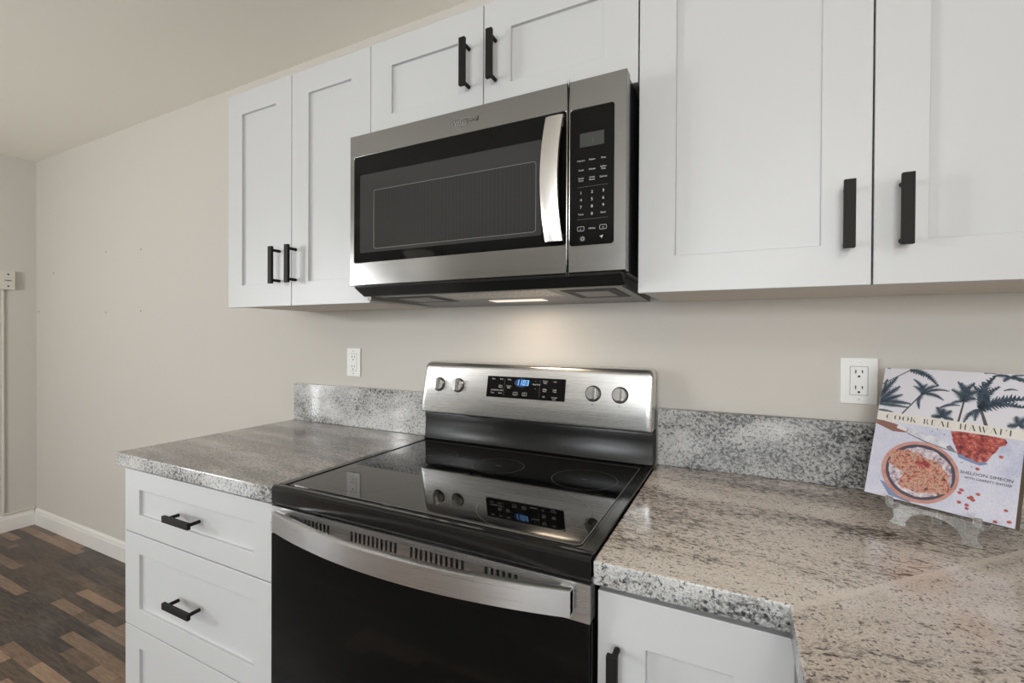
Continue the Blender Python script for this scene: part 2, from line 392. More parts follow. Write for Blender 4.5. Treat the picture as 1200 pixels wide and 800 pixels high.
upper('wall_cabinet', 'large white two-door wall cabinet above the cookbook and wide speckled counter', .7665, 1.579, ZB, ZT,
      [(.7665, 1.1692, 1.1315, 1.480, ZB), (1.1722, 1.579, 1.2105, 1.480, ZB)])

# ------------------------------------------------------------------ base cabinets
YF = -.622
t = thing('base_cabinet', 'white shaker drawer cabinet with three stacked drawers under the short granite slab', 'cabinet', (-.345, -.3, 0))
b = MB(); b.box(-.682, -.008, YF+.022, -.017, .10, .8745, M['cab']); b.box(-.676, -.014, YF+.08, -.02, .0, .0995, M['cab']); b.build('body', t, bev=.001)
for z0, z1 in ((.6815, .8665), (.4045, .6785), (.104, .4015)):
    d = MB(); shaker(d, -.682, -.010, z0, z1, YF, .078, .056); dd = d.build('drawer', t, bev=.0013)
    pull(dd, -.353, (z0+z1)/2, YF, False)
t = thing('base_cabinet', 'white shaker cabinet door under the speckled counter beside the black oven door', 'cabinet', (.9, -.3, 0))
b = MB(); b.box(.763, 1.05, YF+.022, -.017, .10, .8745, M['cab']); b.box(.768, 1.05, YF+.08, -.02, .0, .0995, M['cab']); b.build('body', t, bev=.001)
d = MB(); shaker(d, .764, 1.034, .104, .8615, YF); dd = d.build('door', t, bev=.0013)
pull(dd, .7955, .7275, YF)
t = thing('base_cabinet', 'white peninsula base cabinet under the part of the counter that turns towards the viewer', 'cabinet', (1.36, -1.4, 0))
b = MB(); b.box(1.056, XR-.002, -2.0, -.645, .10, .8745, M['cab']); b.box(1.10, XR-.004, -1.99, -.66, 0, .0995, M['cab']); b.build('body', t, bev=.001)

# ------------------------------------------------------------------ counters
CD, HC, TH = .637, .914, .0383
def slab_faces(mb, outline, z0, z1, mtop, medge):
    n = len(outline); vs = [(x, y, z0) for x, y in outline]+[(x, y, z1) for x, y in outline]
    mb.add(vs, [tuple(range(n))[::-1]], medge); mb.add(vs, [tuple(range(n, 2*n))], mtop)
    mb.add(vs, [(i, (i+1) % n, n+(i+1) % n, n+i) for i in range(n)], medge)
b = MB(); slab_faces(b, [(-.7026, -.001), (-.7026, -CD), (-.003, -CD), (-.003, -.001)], HC-TH, HC, M['granite_sheen'], M['granite_pale'])
tag(b.build('countertop', bev=.003, merge=True), 'short granite counter slab with painted grey sheen over the white drawer cabinet', 'countertop')
cx = 1.026
def soft_edges(ob, w):
    """round every edge except those along the glued mitre"""
    me = ob.data; at = me.attributes.new('bevel_weight_edge', 'FLOAT', 'EDGE')
    rl = root_loc(ob.parent)
    on = lambda v: abs((v.co.x+rl.x-cx)-(v.co.y+rl.y+CD)) < .002
    for e in me.edges: at.data[e.index].value = 0.0 if on(me.vertices[e.vertices[0]]) and on(me.vertices[e.vertices[1]]) else 1.0
    m = ob.modifiers.new('bevel', 'BEVEL'); m.width = w; m.segments = 2; m.limit_method = 'WEIGHT'
t = thing('countertop', 'L-shaped beige speckled granite counter running under the cookbook', 'countertop', (.9, -.3, HC-TH))
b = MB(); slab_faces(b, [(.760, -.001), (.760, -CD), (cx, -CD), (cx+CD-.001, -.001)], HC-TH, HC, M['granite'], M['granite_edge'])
soft_edges(b.build('slab', t, merge=True), .003)
b = MB(); slab_faces(b, [(cx, -CD), (cx, -2.05), (XR-.002, -2.05), (XR-.002, -.001), (cx+CD-.001, -.001)], HC-TH, HC, M['granite_turn'], M['granite_edge'])
soft_edges(b.build('peninsula_slab', t, merge=True), .003)
BS = .026; BH = .1563
b = MB(); b.box(-.7026, -.004, -BS, -.001, HC+.0002, HC+.151, M['granite_pale'])
tag(b.build('backsplash', bev=.002), 'pale grey granite upstand against the wall behind the short counter', 'backsplash')
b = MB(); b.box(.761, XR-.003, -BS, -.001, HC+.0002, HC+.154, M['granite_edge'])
tag(b.build('backsplash', bev=.002), 'black-and-white speckled granite upstand against the wall behind the cookbook', 'backsplash')

# ------------------------------------------------------------------ electric range
RX0, RX1 = .0, .757
rg = thing('electric_range', 'stainless steel electric range with black glass cooktop standing between the two counters', 'stove', (.3785, -.32, 0))
b = MB(); b.box(RX0+.003, RX1-.003, -.612, -.02, .03, .8735, M['blackplastic'])
for x in (.05, .70):
    for y in (-.55, -.08): b.cyl((x, y, 0), (x, y, .031), .018, M['blackplastic'])
b.build('body', rg, bev=.002)
# cooktop: black frame with a rounded front nose, glass inset
b = MB()
prof = [(-.600, .875), (-.632, .875), (-.6355, .8775), (-.6375, .882), (-.6385, .910), (-.6375, .9155), (-.6345, .9185), (-.630, .9195), (-.622, .9190), (-.612, .9165), (-.05, .9165), (-.05, .875)]
b.prism(prof, YZ, RX0, RX1, M['enamel'])
# side lips
for x0, x1 in ((RX0, RX0+.020), (RX1-.020, RX1)):
    b.prism([(-.622, .916), (-.618, .9188), (-.06, .9188), (-.055, .916)], YZ, x0, x1, M['enamel'])
b.build('cooktop_frame', rg, bev=.0015)
b = MB(); b.prism(rrect(RX0+.027, RX1-.027, -.608, -.098, .014), XY, .9152, .9178, M['ceramic']); gt = b.build('cooktop_glass', rg, bev=.0006)
def ring(mb, x, y, r, z, m, w=.0009, n=72):
    vs = []; fs = []
    for i in range(n):
        a = 2*PI*i/n; vs += [(x+(r-w)*math.cos(a), y+(r-w)*math.sin(a), z), (x+r*math.cos(a), y+r*math.sin(a), z)]
    for i in range(n):
        j = (i+1) % n; fs.append((2*i, 2*i+1, 2*j+1, 2*j))
    mb.add(vs, fs, m)
b = MB(); ol = rrect(RX0+.027, RX1-.027, -.608, -.098, .014, 6); il = rrect(RX0+.0288, RX1-.0288, -.6062, -.0998, .0125, 6); n = len(ol)
b.add([(x, y, .9180) for x, y in ol]+[(x, y, .9180) for x, y in il], [(i, (i+1) % n, n+(i+1) % n, n+i) for i in range(n)], M['dimprint'])
b.build('glass_outline', gt)
for x, y, r in ((.626, -.258, .080), (.385, -.252, .070), (.160, -.250, .080), (.592, -.488, .116), (.165, -.478, .108)):
    b = MB(); ring(b, x, y, r, .9180, M['dimprint']); 
    b.box(x-.008, x+.008, y-.0006, y+.0006, .9179, .9180, M['dimprint'])
    b.build('burner_ring', gt)
# black riser behind the glass
b = MB()
prof = [(-.022, .9168), (-.066, .9168), (-.070, .921), (-.064, .930), (-.060, .985), (-.064, 1.000), (-.062, 1.008), (-.054, 1.011), (-.022, 1.011)]
b.prism(prof, YZ, RX0+.001, RX1-.001, M['riser'], True)
b.build('riser', rg, bev=.0012)
# stainless control panel with rounded crown, leaning back
def pan(u, v, d=0.0):   # u = x, v = 0..1 up the face, d = outward
    return (u, -.0905+.0325*v-d*.98, 1.0145+.1625*v+d*.19)
b = MB()
prof = [(-.024, 1.0145), (-.0885, 1.0125), (-.0905, 1.0165), (-.062, 1.158), (-.059, 1.169), (-.053, 1.1755), (-.044, 1.178), (-.024, 1.178)]
ns = 24
rings = []
for i in range(ns+1):
    s = i/ns; x = RX0+.001+s*(RX1-RX0-.002)
    e = min(x-RX0-.001, RX1-.001-x); rr = .016
    k = 1.0
    drop = 0.0
    if e < rr: drop = rr-math.sqrt(max(0, rr*rr-(rr-e)**2))
    rings.append([(x, y, z-drop*max(0, (z-1.06)/.118)**3) for y, z in prof])
# finer end spacing
rings = []
xs = [0, .0012, .003, .006, .010, .016, .018, .05]; xs = [RX0+.001+x for x in xs]+[RX0+.1+i*.0557 for i in range(11)]+[RX1-.001-x for x in xs[::-1]]
for x in xs:
    e = min(x-RX0-.001, RX1-.001-x); drop = .016-math.sqrt(max(0, .016**2-(.016-e)**2)) if e < .016 else 0
    rings.append([(x, y+(drop*.22 if y < -.03 else 0), z-drop*max(0, (z-1.06)/.118)**3) for y, z in prof])
b.sweep(rings, M['steel'], True)
cp = b.build('control_panel', rg)
sm = cp.modifiers.new('edge', 'EDGE_SPLIT'); sm.split_angle = math.radians(50)
# tabs under the panel
for x in (.17, .21, .60):
    b = MB(); b.box(x, x+.026, -.086, -.070, 1.0085, 1.0122, M['blackplastic']); b.build('panel_clip', cp)
# clock display
b = MB()
prof = rrect(.248, .506, .40, .775, .0, 1)
def quadpanel(mb, u0, u1, v0, v1, d0, d1, m):
    c = [pan(u0, v0, d0), pan(u1, v0, d0), pan(u1, v1, d0), pan(u0, v1, d0)]; e = [pan(u0, v0, d1), pan(u1, v0, d1), pan(u1, v1, d1), pan(u0, v1, d1)]
    mb.add(c+e, [(0, 1, 2, 3), (4, 5, 6, 7), (0, 1, 5, 4), (1, 2, 6, 5), (2, 3, 7, 6), (3, 0, 4, 7)], m)
U0_, U1_, V0_, V1_ = .249, .509, .375, .770
quadpanel(b, U0_, U1_, V0_, V1_, -.001, .0022, M['blackglass']); ds = b.build('display', cp)
def dsp(u, v, d=.0024): return pan(U0_+(U1_-U0_)*u, V0_+(V1_-V0_)*v, d)
VH = (V1_-V0_)*.1657     # panel height in metres
UW = U1_-U0_
def dtext(mb, s, u, v, size, m, align='CENTER'):
    mb.text(s, size, lambda a, c: dsp(u+a/UW, v+c/VH), m, align)
b = MB()
ov = [(.455+.090*math.cos(2*PI*i/28), .735+.20*math.sin(2*PI*i/28)) for i in range(28)]
b.add([dsp(u, v, .0023) for u, v in ov], [tuple(range(28))], M['digitglow'])
SEG = {'1': 'bc', '0': 'abcdef', '3': 'abgcd'}
def seg7(mb, ch, u, v, w, h, m):
    tk = .0030
    P = {'a': (0, h-tk, w, h), 'g': (0, h/2-tk/2, w, h/2+tk/2), 'd': (0, 0, w, tk), 'f': (0, h/2, tk, h), 'b': (w-tk, h/2, w, h), 'e': (0, 0, tk, h/2), 'c': (w-tk, 0, w, h/2)}
    for k in SEG[ch]:
        x0, y0, x1, y1 = P[k]; vs = [(x0, y0), (x1, y0), (x1, y1), (x0, y1)]
        mb.add([dsp(u+(x+y*.12)/UW, v+y/VH, .0026) for x, y in vs], [(0, 1, 2, 3)], m)
for ch, u in (('1', .385), ('1', .425), ('0', .470), ('3', .513)): seg7(b, ch, u, .62, .0088, .0165, M['digit'])
b.build('clock_digits', ds)
b = MB()
for s, u, v in (('Bake', .085, .84), ('Broil', .19, .84), ('Clean', .295, .84), ('Keep\nWarm', .185, .54), ('Frozen\nBake', .295, .54), ('CONTROL LOCK', .14, .31), ('Timer', .08, .18), ('Clock', .185, .18),
                ('^', .635, .80), ('Temp/Time', .645, .67), ('v', .635, .48), ('Frozen\nPizza', .755, .84), ('Light', .875, .84), ('Delay\nStart', .755, .47), ('Cook\nTime', .875, .47), ('Off', .745, .13), ('Control\nLock', .875, .13)):
    dtext(b, s, u, v, .0056, M['print'])
for u in (.235, .69):
    g = MB(); g.add([dsp(u-.001, .1), dsp(u+.001, .1), dsp(u+.001, .9), dsp(u-.001, .9)], [(0, 1, 2, 3)], M['dimprint']); g.build('divider', ds)
for u in (.385, .505):    # start and cancel keys: outlined boxes
    o = rrect(-.0075, .0075, -.0048, .0048, .002, 3); i = rrect(-.0068, .0068, -.0041, .0041, .0014, 3); n = len(o)
    g = MB(); g.add([dsp(u+x/UW, .22+y/VH) for x, y in o+i], [(k, (k+1) % n, n+(k+1) % n, n+k) for k in range(n)], M['print']); g.build('key_outline', ds)
dtext(b, 'X', .385, .18, .006, M['print']); dtext(b, 'O', .505, .18, .006, M['print'])
b.build('key_labels', ds)
# knobs
def knob(x, v, bw):
    c = Vector(pan(x, v)); nrm = Vector((0, -.98, .19)).normalized(); up = Vector((0, .19, .98)).normalized(); rt = Vector((1, 0, 0))
    k = MB(); n = 40
    def rg_(r, d): return [c+rt*(r*math.cos(2*PI*i/n))+up*(r*math.sin(2*PI*i/n))+nrm*d for i in range(n)]
    g = MB(); g.sweep([rg_(.0232, .0002), rg_(.0232, .0006)], M['slot']); g.build('knob_shade_ring', cp)  # dark disc painted as the ring of shade round the knob base
    k.sweep([rg_(.0205, .0007), rg_(.0205, .003), rg_(.0190, .0042), rg_(.0186, .0085), rg_(.0178, .0098)], M['chrome'])
    # raised grip bar across the face
    w = .0074
    o = [(-w, -.0178), (w, -.0178), (w, .0178), (-w, .0178)]; i_ = [(-w*.62, -.0165), (w*.62, -.0165), (w*.62, .0165), (-w*.62, .0165)]
    vs = [c+rt*p+up*q_+nrm*.008 for p, q_ in o]+[c+rt*p+up*q_+nrm*.0275 for p, q_ in i_]
    k.add(vs, [(0, 1, 2, 3), (4, 5, 6, 7)]+[(a, (a+1) % 4, 4+(a+1) % 4, 4+a) for a in range(4)], M['chrome'])
    ob = k.build('knob', cp)
    for dv, txt, sz in ((.155, '-', .0065), (-.20, bw, .006)):
        l = MB(); l.text(txt, sz, lambda a, q_: pan(x+a, v+dv+q_/.1657, .0006), M['greyprint']); l.build('dial_mark', cp)
for x, s in ((.066, 'LF'), (.141, 'LR'), (.592, 'RR'), (.668, 'RF')): knob(x, .552, s)
# oven door
dr = MB(); dr.box(RX0+.001, RX1-.001, -.640, -.6135, .150, .8105, M['blackglass']); dr_ = dr.build('oven_door', rg, bev=.002)
# stainless cap across the door top, with vent slots
b = MB(); yt = -.640
gx = []
for x0, k in ((.112, 7), (.248, 11), (.402, 11), (.566, 6)): gx += [(x0+i*.0115, x0+i*.0115+.0058) for i in range(k)]
zA, zB, z1_, z0_ = .8125, .8745, .862, .841
# face strips: below slots, above slots, between slots
def quad(mb, x0, x1, z0, z1, y, m): mb.add([(x0, y, z0), (x1, y, z0), (x1, y, z1), (x0, y, z1)], [(0, 1, 2, 3)], m)
X0, X1 = RX0+.0005, RX1-.0005
b.box(X0, X1, yt, -.6135, zA, z0_, M['steel']); b.box(X0, X1, yt, -.6135, z1_, zB, M['steel'])
prev = X0
for (a, c) in gx: b.box(prev, a, yt, -.6135, z0_, z1_, M['steel']); prev = c
b.box(prev, X1, yt, -.6135, z0_, z1_, M['steel'])
b.build('door_cap', dr_, fix=True)
b = MB(); b.box(.10, .66, -.634, -.6136, z0_-.002, z1_+.002, M['slot']); b.build('vent_back', dr_)
# bowed handle
b = MB(); rings = []
NH = 40
for i in range(NH+1):
    s = i/NH; x = .030+s*.699; y = -.6575-.044*(1-(2*s-1)**2)
    rings.append([(x, y, .8255), (x, y, .8665), (x, y+.004, .8685), (x, y+.013, .8685), (x, y+.015, .8665), (x, y+.015, .8255), (x, y+.013, .8235), (x, y+.004, .8235)])
b.sweep(rings, M['steelh'], True)
hd = b
for x0, x1 in ((.030, .052), (.707, .729)): hd.box(x0, x1, -.655, -.6398, .8275, .8645, M['steelh'])
o = hd.build('door_handle', dr_); e = o.modifiers.new('edge', 'EDGE_SPLIT'); e.split_angle = math.radians(35)
b = MB(); b.box(RX0+.002, RX1-.002, -.636, -.6135, .035, .144, M['steel']); b.build('storage_drawer', rg, bev=.003)

# ------------------------------------------------------------------ microwave
mw = thing('microwave', 'stainless over-the-range microwave with black glass door under the short cabinet', 'microwave', (.3785, -.2, 1.366))
MY = -.403
b = MB(); b.box(.004, .753, -.372, -.0015, 1.3985, 1.8075, M['blackplastic'])
b.build('body', mw, bev=.002)
def face_frame(mb, x0, x1, z0, z1, hx0, hx1, hz0, hz1, y0, y1, m, r=.006):
    """flat front with a rounded-corner opening"""
    n = 6; o = rrect(x0, x1, z0, z1, .0008, n); i = rrect(hx0, hx1, hz0, hz1, r, n); k = len(o)
    vs = [(x, y0, z) for x, z in o]+[(x, y0, z) for x, z in i]+[(x, y1, z) for x, z in i]+[(x, y1, z) for x, z in o]
    fs = []
    for a in range(k):
        c = (a+1) % k; fs += [(a, c, k+c, k+a), (k+a, k+c, 2*k+c, 2*k+a), (2*k+a, 2*k+c, 3*k+c, 3*k+a), (3*k+a, 3*k+c, c, a)]
    mb.add(vs, fs, m)
b = MB(); face_frame(b, .001, .6295, 1.4005, 1.8075, .0155, .6265, 1.4625, 1.7485, MY, -.374, M['steelmw']); md = b.build('door', mw, bev=.0015)
b = MB(); b.prism(rrect(.0157, .6263, 1.4627, 1.7483, .006), XZ, MY+.0006, -.376, M['blackglass']); gl_ = b.build('door_glass', md)
gl_['label'] = 'black glass door pane'
b = MB(); ol = rrect(.037, .570, 1.488, 1.698, .004); b.add([(x, MY+.0004, z) for x, z in ol], [tuple(range(len(ol)))], M['wintint']); wn = b.build('window', md)
ol = rrect(.086, .556, 1.497, 1.652, .006)
b = MB(); b.add([(x, MY+.0002, z) for x, z in ol], [tuple(range(len(ol)))], M['winscreen'])
il = rrect(.0865, .5555, 1.4975, 1.6515, .0055); ol = rrect(.0852, .5568, 1.4962, 1.6528, .0065); n = len(ol)
b.add([(x, MY+.0001, z) for x, z in ol+il], [(i, (i+1) % n, n+(i+1) % n, n+i) for i in range(n)], M['dimprint'])
b.build('screen', wn)
# brand mark on the top band
b = MB(); lx, lz = .372, 1.776
b.text('Whirlpool', .0175, lambda u, v: (lx+u, MY-.0012, lz+v-.004), M['blackplastic'], 'CENTER', .98, 0, .12)
b.text('Whirlpool', .0175, lambda u, v: (lx+u+.0006, MY-.0006, lz+v-.0047), M['print'], 'CENTER', .95, 0, .12)  # pale offset copy paints the light edge of the engraved letters
n = 60; vs = []; 
for i in range(n):
    a = .6+(2*PI-.9)*i/(n-1); w = .0002+.0005*abs(math.sin(a))
    cxx, czz = lx-.002+.0245*math.cos(a), lz+.0085*math.sin(a)+.2*(.0245*math.cos(a))*.3
    vs += [(cxx, MY-.0011, czz-w), (cxx, MY-.0011, czz+w)]
b.add(vs, [(2*i, 2*i+2, 2*i+3, 2*i+1) for i in range(n-1)], M['chrome'])
b.build('logo', md)
# handle, bowed in the plane of the door and standing off it
b = MB(); rings = []
for i in range(31):
    s = i/30; k = 1-(2*s-1)**2; z = 1.468+s*.266; x = .606-.008*k; y = -.4215-.012*k; w = .0195
    rings.append([(x-w, y, z), (x-w*.6, y-.0025, z), (x+w*.6, y-.0025, z), (x+w, y, z), (x+w, y+.007, z), (x-w, y+.007, z)])
b.sweep(rings, M['steelv'], True)
for z0, z1 in ((1.4705, 1.486), (1.716, 1.7315)): b.box(.592, .620, -.420, MY+.0003, z0, z1, M['steelv'])
o = b.build('handle', md); e = o.modifiers.new('edge', 'EDGE_SPLIT'); e.split_angle = math.radians(35)
# control side
b = MB(); face_frame(b, .632, .7555, 1.4005, 1.8075, .6355, .730, 1.4580, 1.7455, MY, -.374, M['steelmw']); mc = b.build('control_panel', mw, bev=.0022)
b = MB(); b.prism(rrect(.6357, .7298, 1.4582, 1.7453, .006), XZ, MY+.0006, -.376, M['blackglass']); kp = b.build('keypad', mc)
b = MB(); quad(b, .657, .709, 1.664, 1.693, MY+.0004, M['lcd']); b.text(':', .014, lambda u, v: (.685+u, MY+.0002, 1.672+v), M['greyprint']); b.build('display', kp)
b = MB()
def kt(s, x, z, size=.0058): b.text(s, size, lambda u, v: (x+u, MY+.0003, z+v), M['print'])
cxs = (.660, .684, .708)
for z, row in ((1.6345, ('Popcorn', 'Potato', 'Pizza')), (1.6145, ('Cook', 'Reheat', 'Soften\nMelt')), (1.5955, ('Steam\nCook', 'Cook\nPower', 'Defrost'))):
    for x, s in zip(cxs, row): kt(s, x, z+(.002 if '\n' in s else 0), .0050)
for z, row in ((1.5655, '123'), (1.5505, '456'), (1.5355, '789')):
    for x, s in zip(cxs, row): kt(s, x, z, .0085)
kt('Timer', .660, 1.5215, .005); kt('0', .684, 1.520, .0085); kt('Clock', .708, 1.5215, .005)
kt('+30 Sec', .684, 1.4905, .005)
for x in (.660, .708):
    o = rrect(x-.0075, x+.0075, 1.4880, 1.4975, .0025, 3); i = rrect(x-.0068, x+.0068, 1.4887, 1.4968, .0019, 3); n = len(o)
    g = MB(); g.add([(p, MY+.0003, q) for p, q in o+i], [(k, (k+1) % n, n+(k+1) % n, n+k) for k in range(n)], M['print']); g.build('key_outline', kp)
kt('x', .660, 1.4905, .006); kt('o', .708, 1.4905, .006)
for i in range(8):   # light key
    a = 2*PI*i/8; p = Vector((.664+.0045*math.cos(a), 0, 1.4715+.0045*math.sin(a))); quad(b, p.x-.0007, p.x+.0007, p.z-.0007, p.z+.0007, MY+.0003, M['print'])
ring_ = [(.664+.0028*math.cos(2*PI*i/16), MY+.0003, 1.4715+.0028*math.sin(2*PI*i/16)) for i in range(16)]; rin = [(.664+.0021*math.cos(2*PI*i/16), MY+.0003, 1.4715+.0021*math.sin(2*PI*i/16)) for i in range(16)]
b.add(ring_+rin, [(i, (i+1) % 16, 16+(i+1) % 16, 16+i) for i in range(16)], M['print'])
b.add([(.700, MY+.0003, 1.4735), (.708, MY+.0003, 1.4765), (.705, MY+.0003, 1.469), (.704, MY+.0003, 1.473)], [(0, 1, 2, 3)], M['print'])
for z in (1.580, 1.512):
    g = MB(); quad(g, .652, .718, z, z+.0004, MY+.0003, M['dimprint']); g.build('divider', kp)
b.build('key_labels', kp)
# underside hood: sloping black lip, grey pan with filters, vents and a lamp
b = MB(); b.prism([(-.398, 1.3995), (-.396, 1.394), (-.362, 1.3745), (-.356, 1.374), (-.356, 1.3995)], YZ, .012, .746, M['blackplastic']); b.build('hood_lip', mw, bev=.001)
b = MB(); b.prism([(-.3555, 1.374), (-.03, 1.364), (-.003, 1.364), (-.003, 1.398), (-.3555, 1.398)], YZ, .028, .735, M['undergrey']); hp = b.build('hood_pan', mw, bev=.001)
uz = lambda y: 1.374+(y+.3555)*(-.010/.3255)-.0006
def under(x0, x1, y0, y1, m, name, d=.0):
    b = MB(); vs = [(x0, y0, uz(y0)-d), (x1, y0, uz(y0)-d), (x1, y1, uz(y1)-d), (x0, y1, uz(y1)-d)]
    b.add(vs+[(x, y, z+.0005+d) for x, y, z in vs], [(0, 1, 2, 3), (4, 5, 6, 7), (0, 1, 5, 4), (1, 2, 6, 5), (2, 3, 7, 6), (3, 0, 4, 7)], m); return b.build(name, hp)
under(.24, .56, -.345, -.225, M['filter'], 'grease_filter')
under(.06, .215, -.325, -.18, M['slot'], 'vent', .0004); under(.085, .19, -.30, -.205, M['ventgrey'], 'vent_plate', .0012)
under(.585, .715, -.325, -.16, M['slot'], 'vent', .0004); under(.61, .69, -.29, -.19, M['ventgrey'], 'vent_plate', .0012)
under(.31, .475, -.175, -.125, M['lens'], 'lamp_lens', .0006)
b = MB(); b.box(.020, .034, -.357, -.04, 1.364, 1.3765, M['ventgrey']); b.build('side_flange', mw, bev=.001)

# ------------------------------------------------------------------ outlets
def outlet(x, z, w, h, label):
    t = thing('wall_outlet', label, 'outlet', (x, 0, z))
    b = MB(); b.prism(rrect(x-w/2, x+w/2, z-h/2, z+h/2, .003), XZ, -.0062, -.0006, M['plastic']); b.build('cover_plate', t, bev=.0016, seg=3)
    b = MB(); b.prism(rrect(x-.0168, x+.0168, z-.0335, z+.0335, .002), XZ, -.0074, -.0050, M['plastic']); r = b.build('receptacle', t, bev=.0006)
    b = MB(); ol = rrect(x-.0176, x+.0176, z-.0343, z+.0343, .0024); n = len(ol); il = rrect(x-.0168, x+.0168, z-.0335, z+.0335, .002)
    b.add([(p, -.00635, q) for p, q in ol+il], [(k, (k+1) % n, n+(k+1) % n, n+k) for k in range(n)], M['greyprint']); b.build('insert_gap', t)
    b = MB()
    for dz in (.0185, -.0185):
        b.box(x-.0075, x-.0052, -.0077, -.0070, z+dz-.001, z+dz+.0075, M['slot']); b.box(x+.0052, x+.0075, -.0077, -.0070, z+dz-.000, z+dz+.0068, M['slot'])
        b.cyl((x, -.0077, z+dz-.0080), (x, -.0070, z+dz-.0080), .0026, M['slot'], 12)
    b.build('slot', r)
    for dz in (.0435, -.0435):
        b = MB(); b.cyl((x, -.0068, z+dz), (x, -.0058, z+dz), .0032, M['screw'], 14); b.box(x-.0025, x+.0025, -.0070, -.0066, z+dz-.0004, z+dz+.0004, M['slot']); b.build('screw', t)
outlet(-.388, 1.160, .069, .109, 'white wall outlet above the pale upstand of the short counter')
outlet(1.2145, 1.1645, .072, .109, 'white wall outlet just beside the top corner of the cookbook')

# ------------------------------------------------------------------ junction box with its cable duct on the side wall
t = thing('junction_box', 'small painted junction box with two screws at the edge of the side wall', 'junction box', (XL, -.165, 1.604))
b = MB(); b.prism([(p, q) for p, q in rrect(-.225, -.107, 1.544, 1.664, .006)], YZ, XL+.0005, XL+.032, M['conduit']); b.build('cover', t, bev=.003)
for z in (1.640, 1.565):
    b = MB(); b.cyl((XL+.031, -.140, z), (XL+.0335, -.140, z), .0048, M['slot'], 14); b.build('screw', t)
b = MB(); b.text('......', .03, lambda u, v: (XL+.0327, -.143+u*.9, 1.603+v), M['greyprint']) if False else b.box(XL+.0318, XL+.0325, -.155, -.125, 1.5985, 1.6045, M['greyprint']); b.build('printed_mark', t)
b = MB(); b.box(XL+.0006, XL+.014, -.163, -.153, .116, 1.5435, M['conduit']); b.box(XL+.0006, XL+.014, -.1655, -.016, .1065, .1185, M['conduit'])
tag(b.build('cable_duct', bev=.002), 'thin painted cable duct running down from the junction box to the skirting', 'cable duct')

# ------------------------------------------------------------------ cookbook on its stand
BL = Vector((1.19, -.195, .957)); ba, bt = -.579, .35; BW, BHh, BT = .21, .262, .026
bu = Vector((math.cos(ba), math.sin(ba), 0)); nb = Vector((-math.sin(ba), math.cos(ba), 0))
bv = nb*math.sin(bt)+Vector((0, 0, 1))*math.cos(bt); bn = bu.cross(bv)    # bn faces the viewer
bk = thing('cookbook', 'hardback cookbook with palm trees and a bowl of food on its cover', 'book', tuple(BL+bu*BW/2))
def B(u, v, d=0.0): return tuple(BL+bu*u+bv*v+bn*d)
def bbox_(mb, u0, u1, v0, v1, d0, d1, m):
    mb.add([B(u, v, d) for u in (u0, u1) for v in (v0, v1) for d in (d0, d1)], [(0, 1, 3, 2), (4, 6, 7, 5), (0, 4, 5, 1), (2, 3, 7, 6), (0, 2, 6, 4), (1, 5, 7, 3)], m)
b = MB(); bbox_(b, .0, BW, 0, BHh, -.003, -.0001, M['spine']); bbox_(b, .0, BW, 0, BHh, -BT, -BT+.003, M['spine']); bbox_(b, 0, .003, 0, BHh, -BT+.003, -.003, M['spine']); cv = b.build('cover_boards', bk)
b = MB(); bbox_(b, .0032, BW-.004, .003, BHh-.003, -BT+.0031, -.0031, M['paper']); b.build('page_block', bk)
b = MB(); LAY = [0]
def poly(pts, m, lay):  # pts in mm on the cover
    pp = [(min(max(p, 0), BW*1000), min(max(q, 0), BHh*1000)) for p, q in pts]
    b.add([B(p/1000, q/1000, .00005+lay*.00003) for p, q in pp], [tuple(range(len(pp)))], m)
poly([(0, 0), (210, 0), (210, 160), (0, 160)], M['table'], 0); poly([(0, 158), (210, 158), (210, 262), (0, 262)], M['sky'], 0)
rnd = random.Random(3)
def frond(x0, y0, x1, y1, wid, lay=1, sag=.12, n=13):
    dx, dy = x1-x0, y1-y0; L = math.hypot(dx, dy); ux, uy = dx/L, dy/L; px_, py_ = -uy, ux
    sg = -1 if px_*0+py_ > 0 else 1
    for i in range(n):
        s = i/(n-1); bx_, by_ = x0+dx*s+px_*sg*sag*L*math.sin(PI*s)*-1, y0+dy*s+py_*sg*sag*L*math.sin(PI*s)*-1
        wl = wid*(.35+.65*math.sin(PI*min(1, s*.8+.15)))*(1-s*.35); hw = L/n*.75
        for side in (-1, 1):
            k = wl*rnd.uniform(.8, 1.15)
            tx, ty = bx_+px_*side*k+ux*k*.75, by_+py_*side*k+uy*k*.75
            poly([(bx_-ux*hw, by_-uy*hw), (bx_+ux*hw, by_+uy*hw), (tx, ty)], M['palm'], lay+.02*i)
    
def trunk(x0, y0, x1, y1, w0, w1): 
    L = math.hypot(x1-x0, y1-y0); px_, py_ = -(y1-y0)/L, (x1-x0)/L
    poly([(x0+px_*w0, y0+py_*w0), (x0-px_*w0, y0-py_*w0), (x1-px_*w1, y1-py_*w1), (x1+px_*w1, y1+py_*w1)], M['trunk'], 1)
trunk(-2, 227, 43, 260, 1.2, 1.0)
for e in ((78, 263, 5), (86, 233, 8), (62, 250, 7)): frond(43, 260, e[0], e[1], e[2])
for x0, y0, x1, y1, w in ((0, 200, 22, 242, 9), (2, 192, 28, 222, 10), (0, 190, 48, 190, 9), (0, 186, 34, 206, 9), (0, 183, 45, 182, 6), (0, 171, 24, 169, 4), (4, 205, 6, 236, 7)): frond(x0, y0, x1, y1, w, sag=.02)
trunk(40, 168, 66, 212, 1.3, 1.1)
for e in ((51, 240, 6), (52, 226, 6), (104, 222, 5), (98, 204, 6), (65, 183, 6), (71, 232, 7), (88, 231, 7)): frond(67, 213, e[0], e[1], e[2])
for e in ((86, 170, 8), (92, 188, 8), (112, 184, 8), (116, 168, 7), (101, 186, 9)): frond(101, 171, e[0], e[1], e[2], sag=0)
frond(96, 188, 122, 196, 5)
trunk(124, 164, 128, 205, 1.6, 1.3)
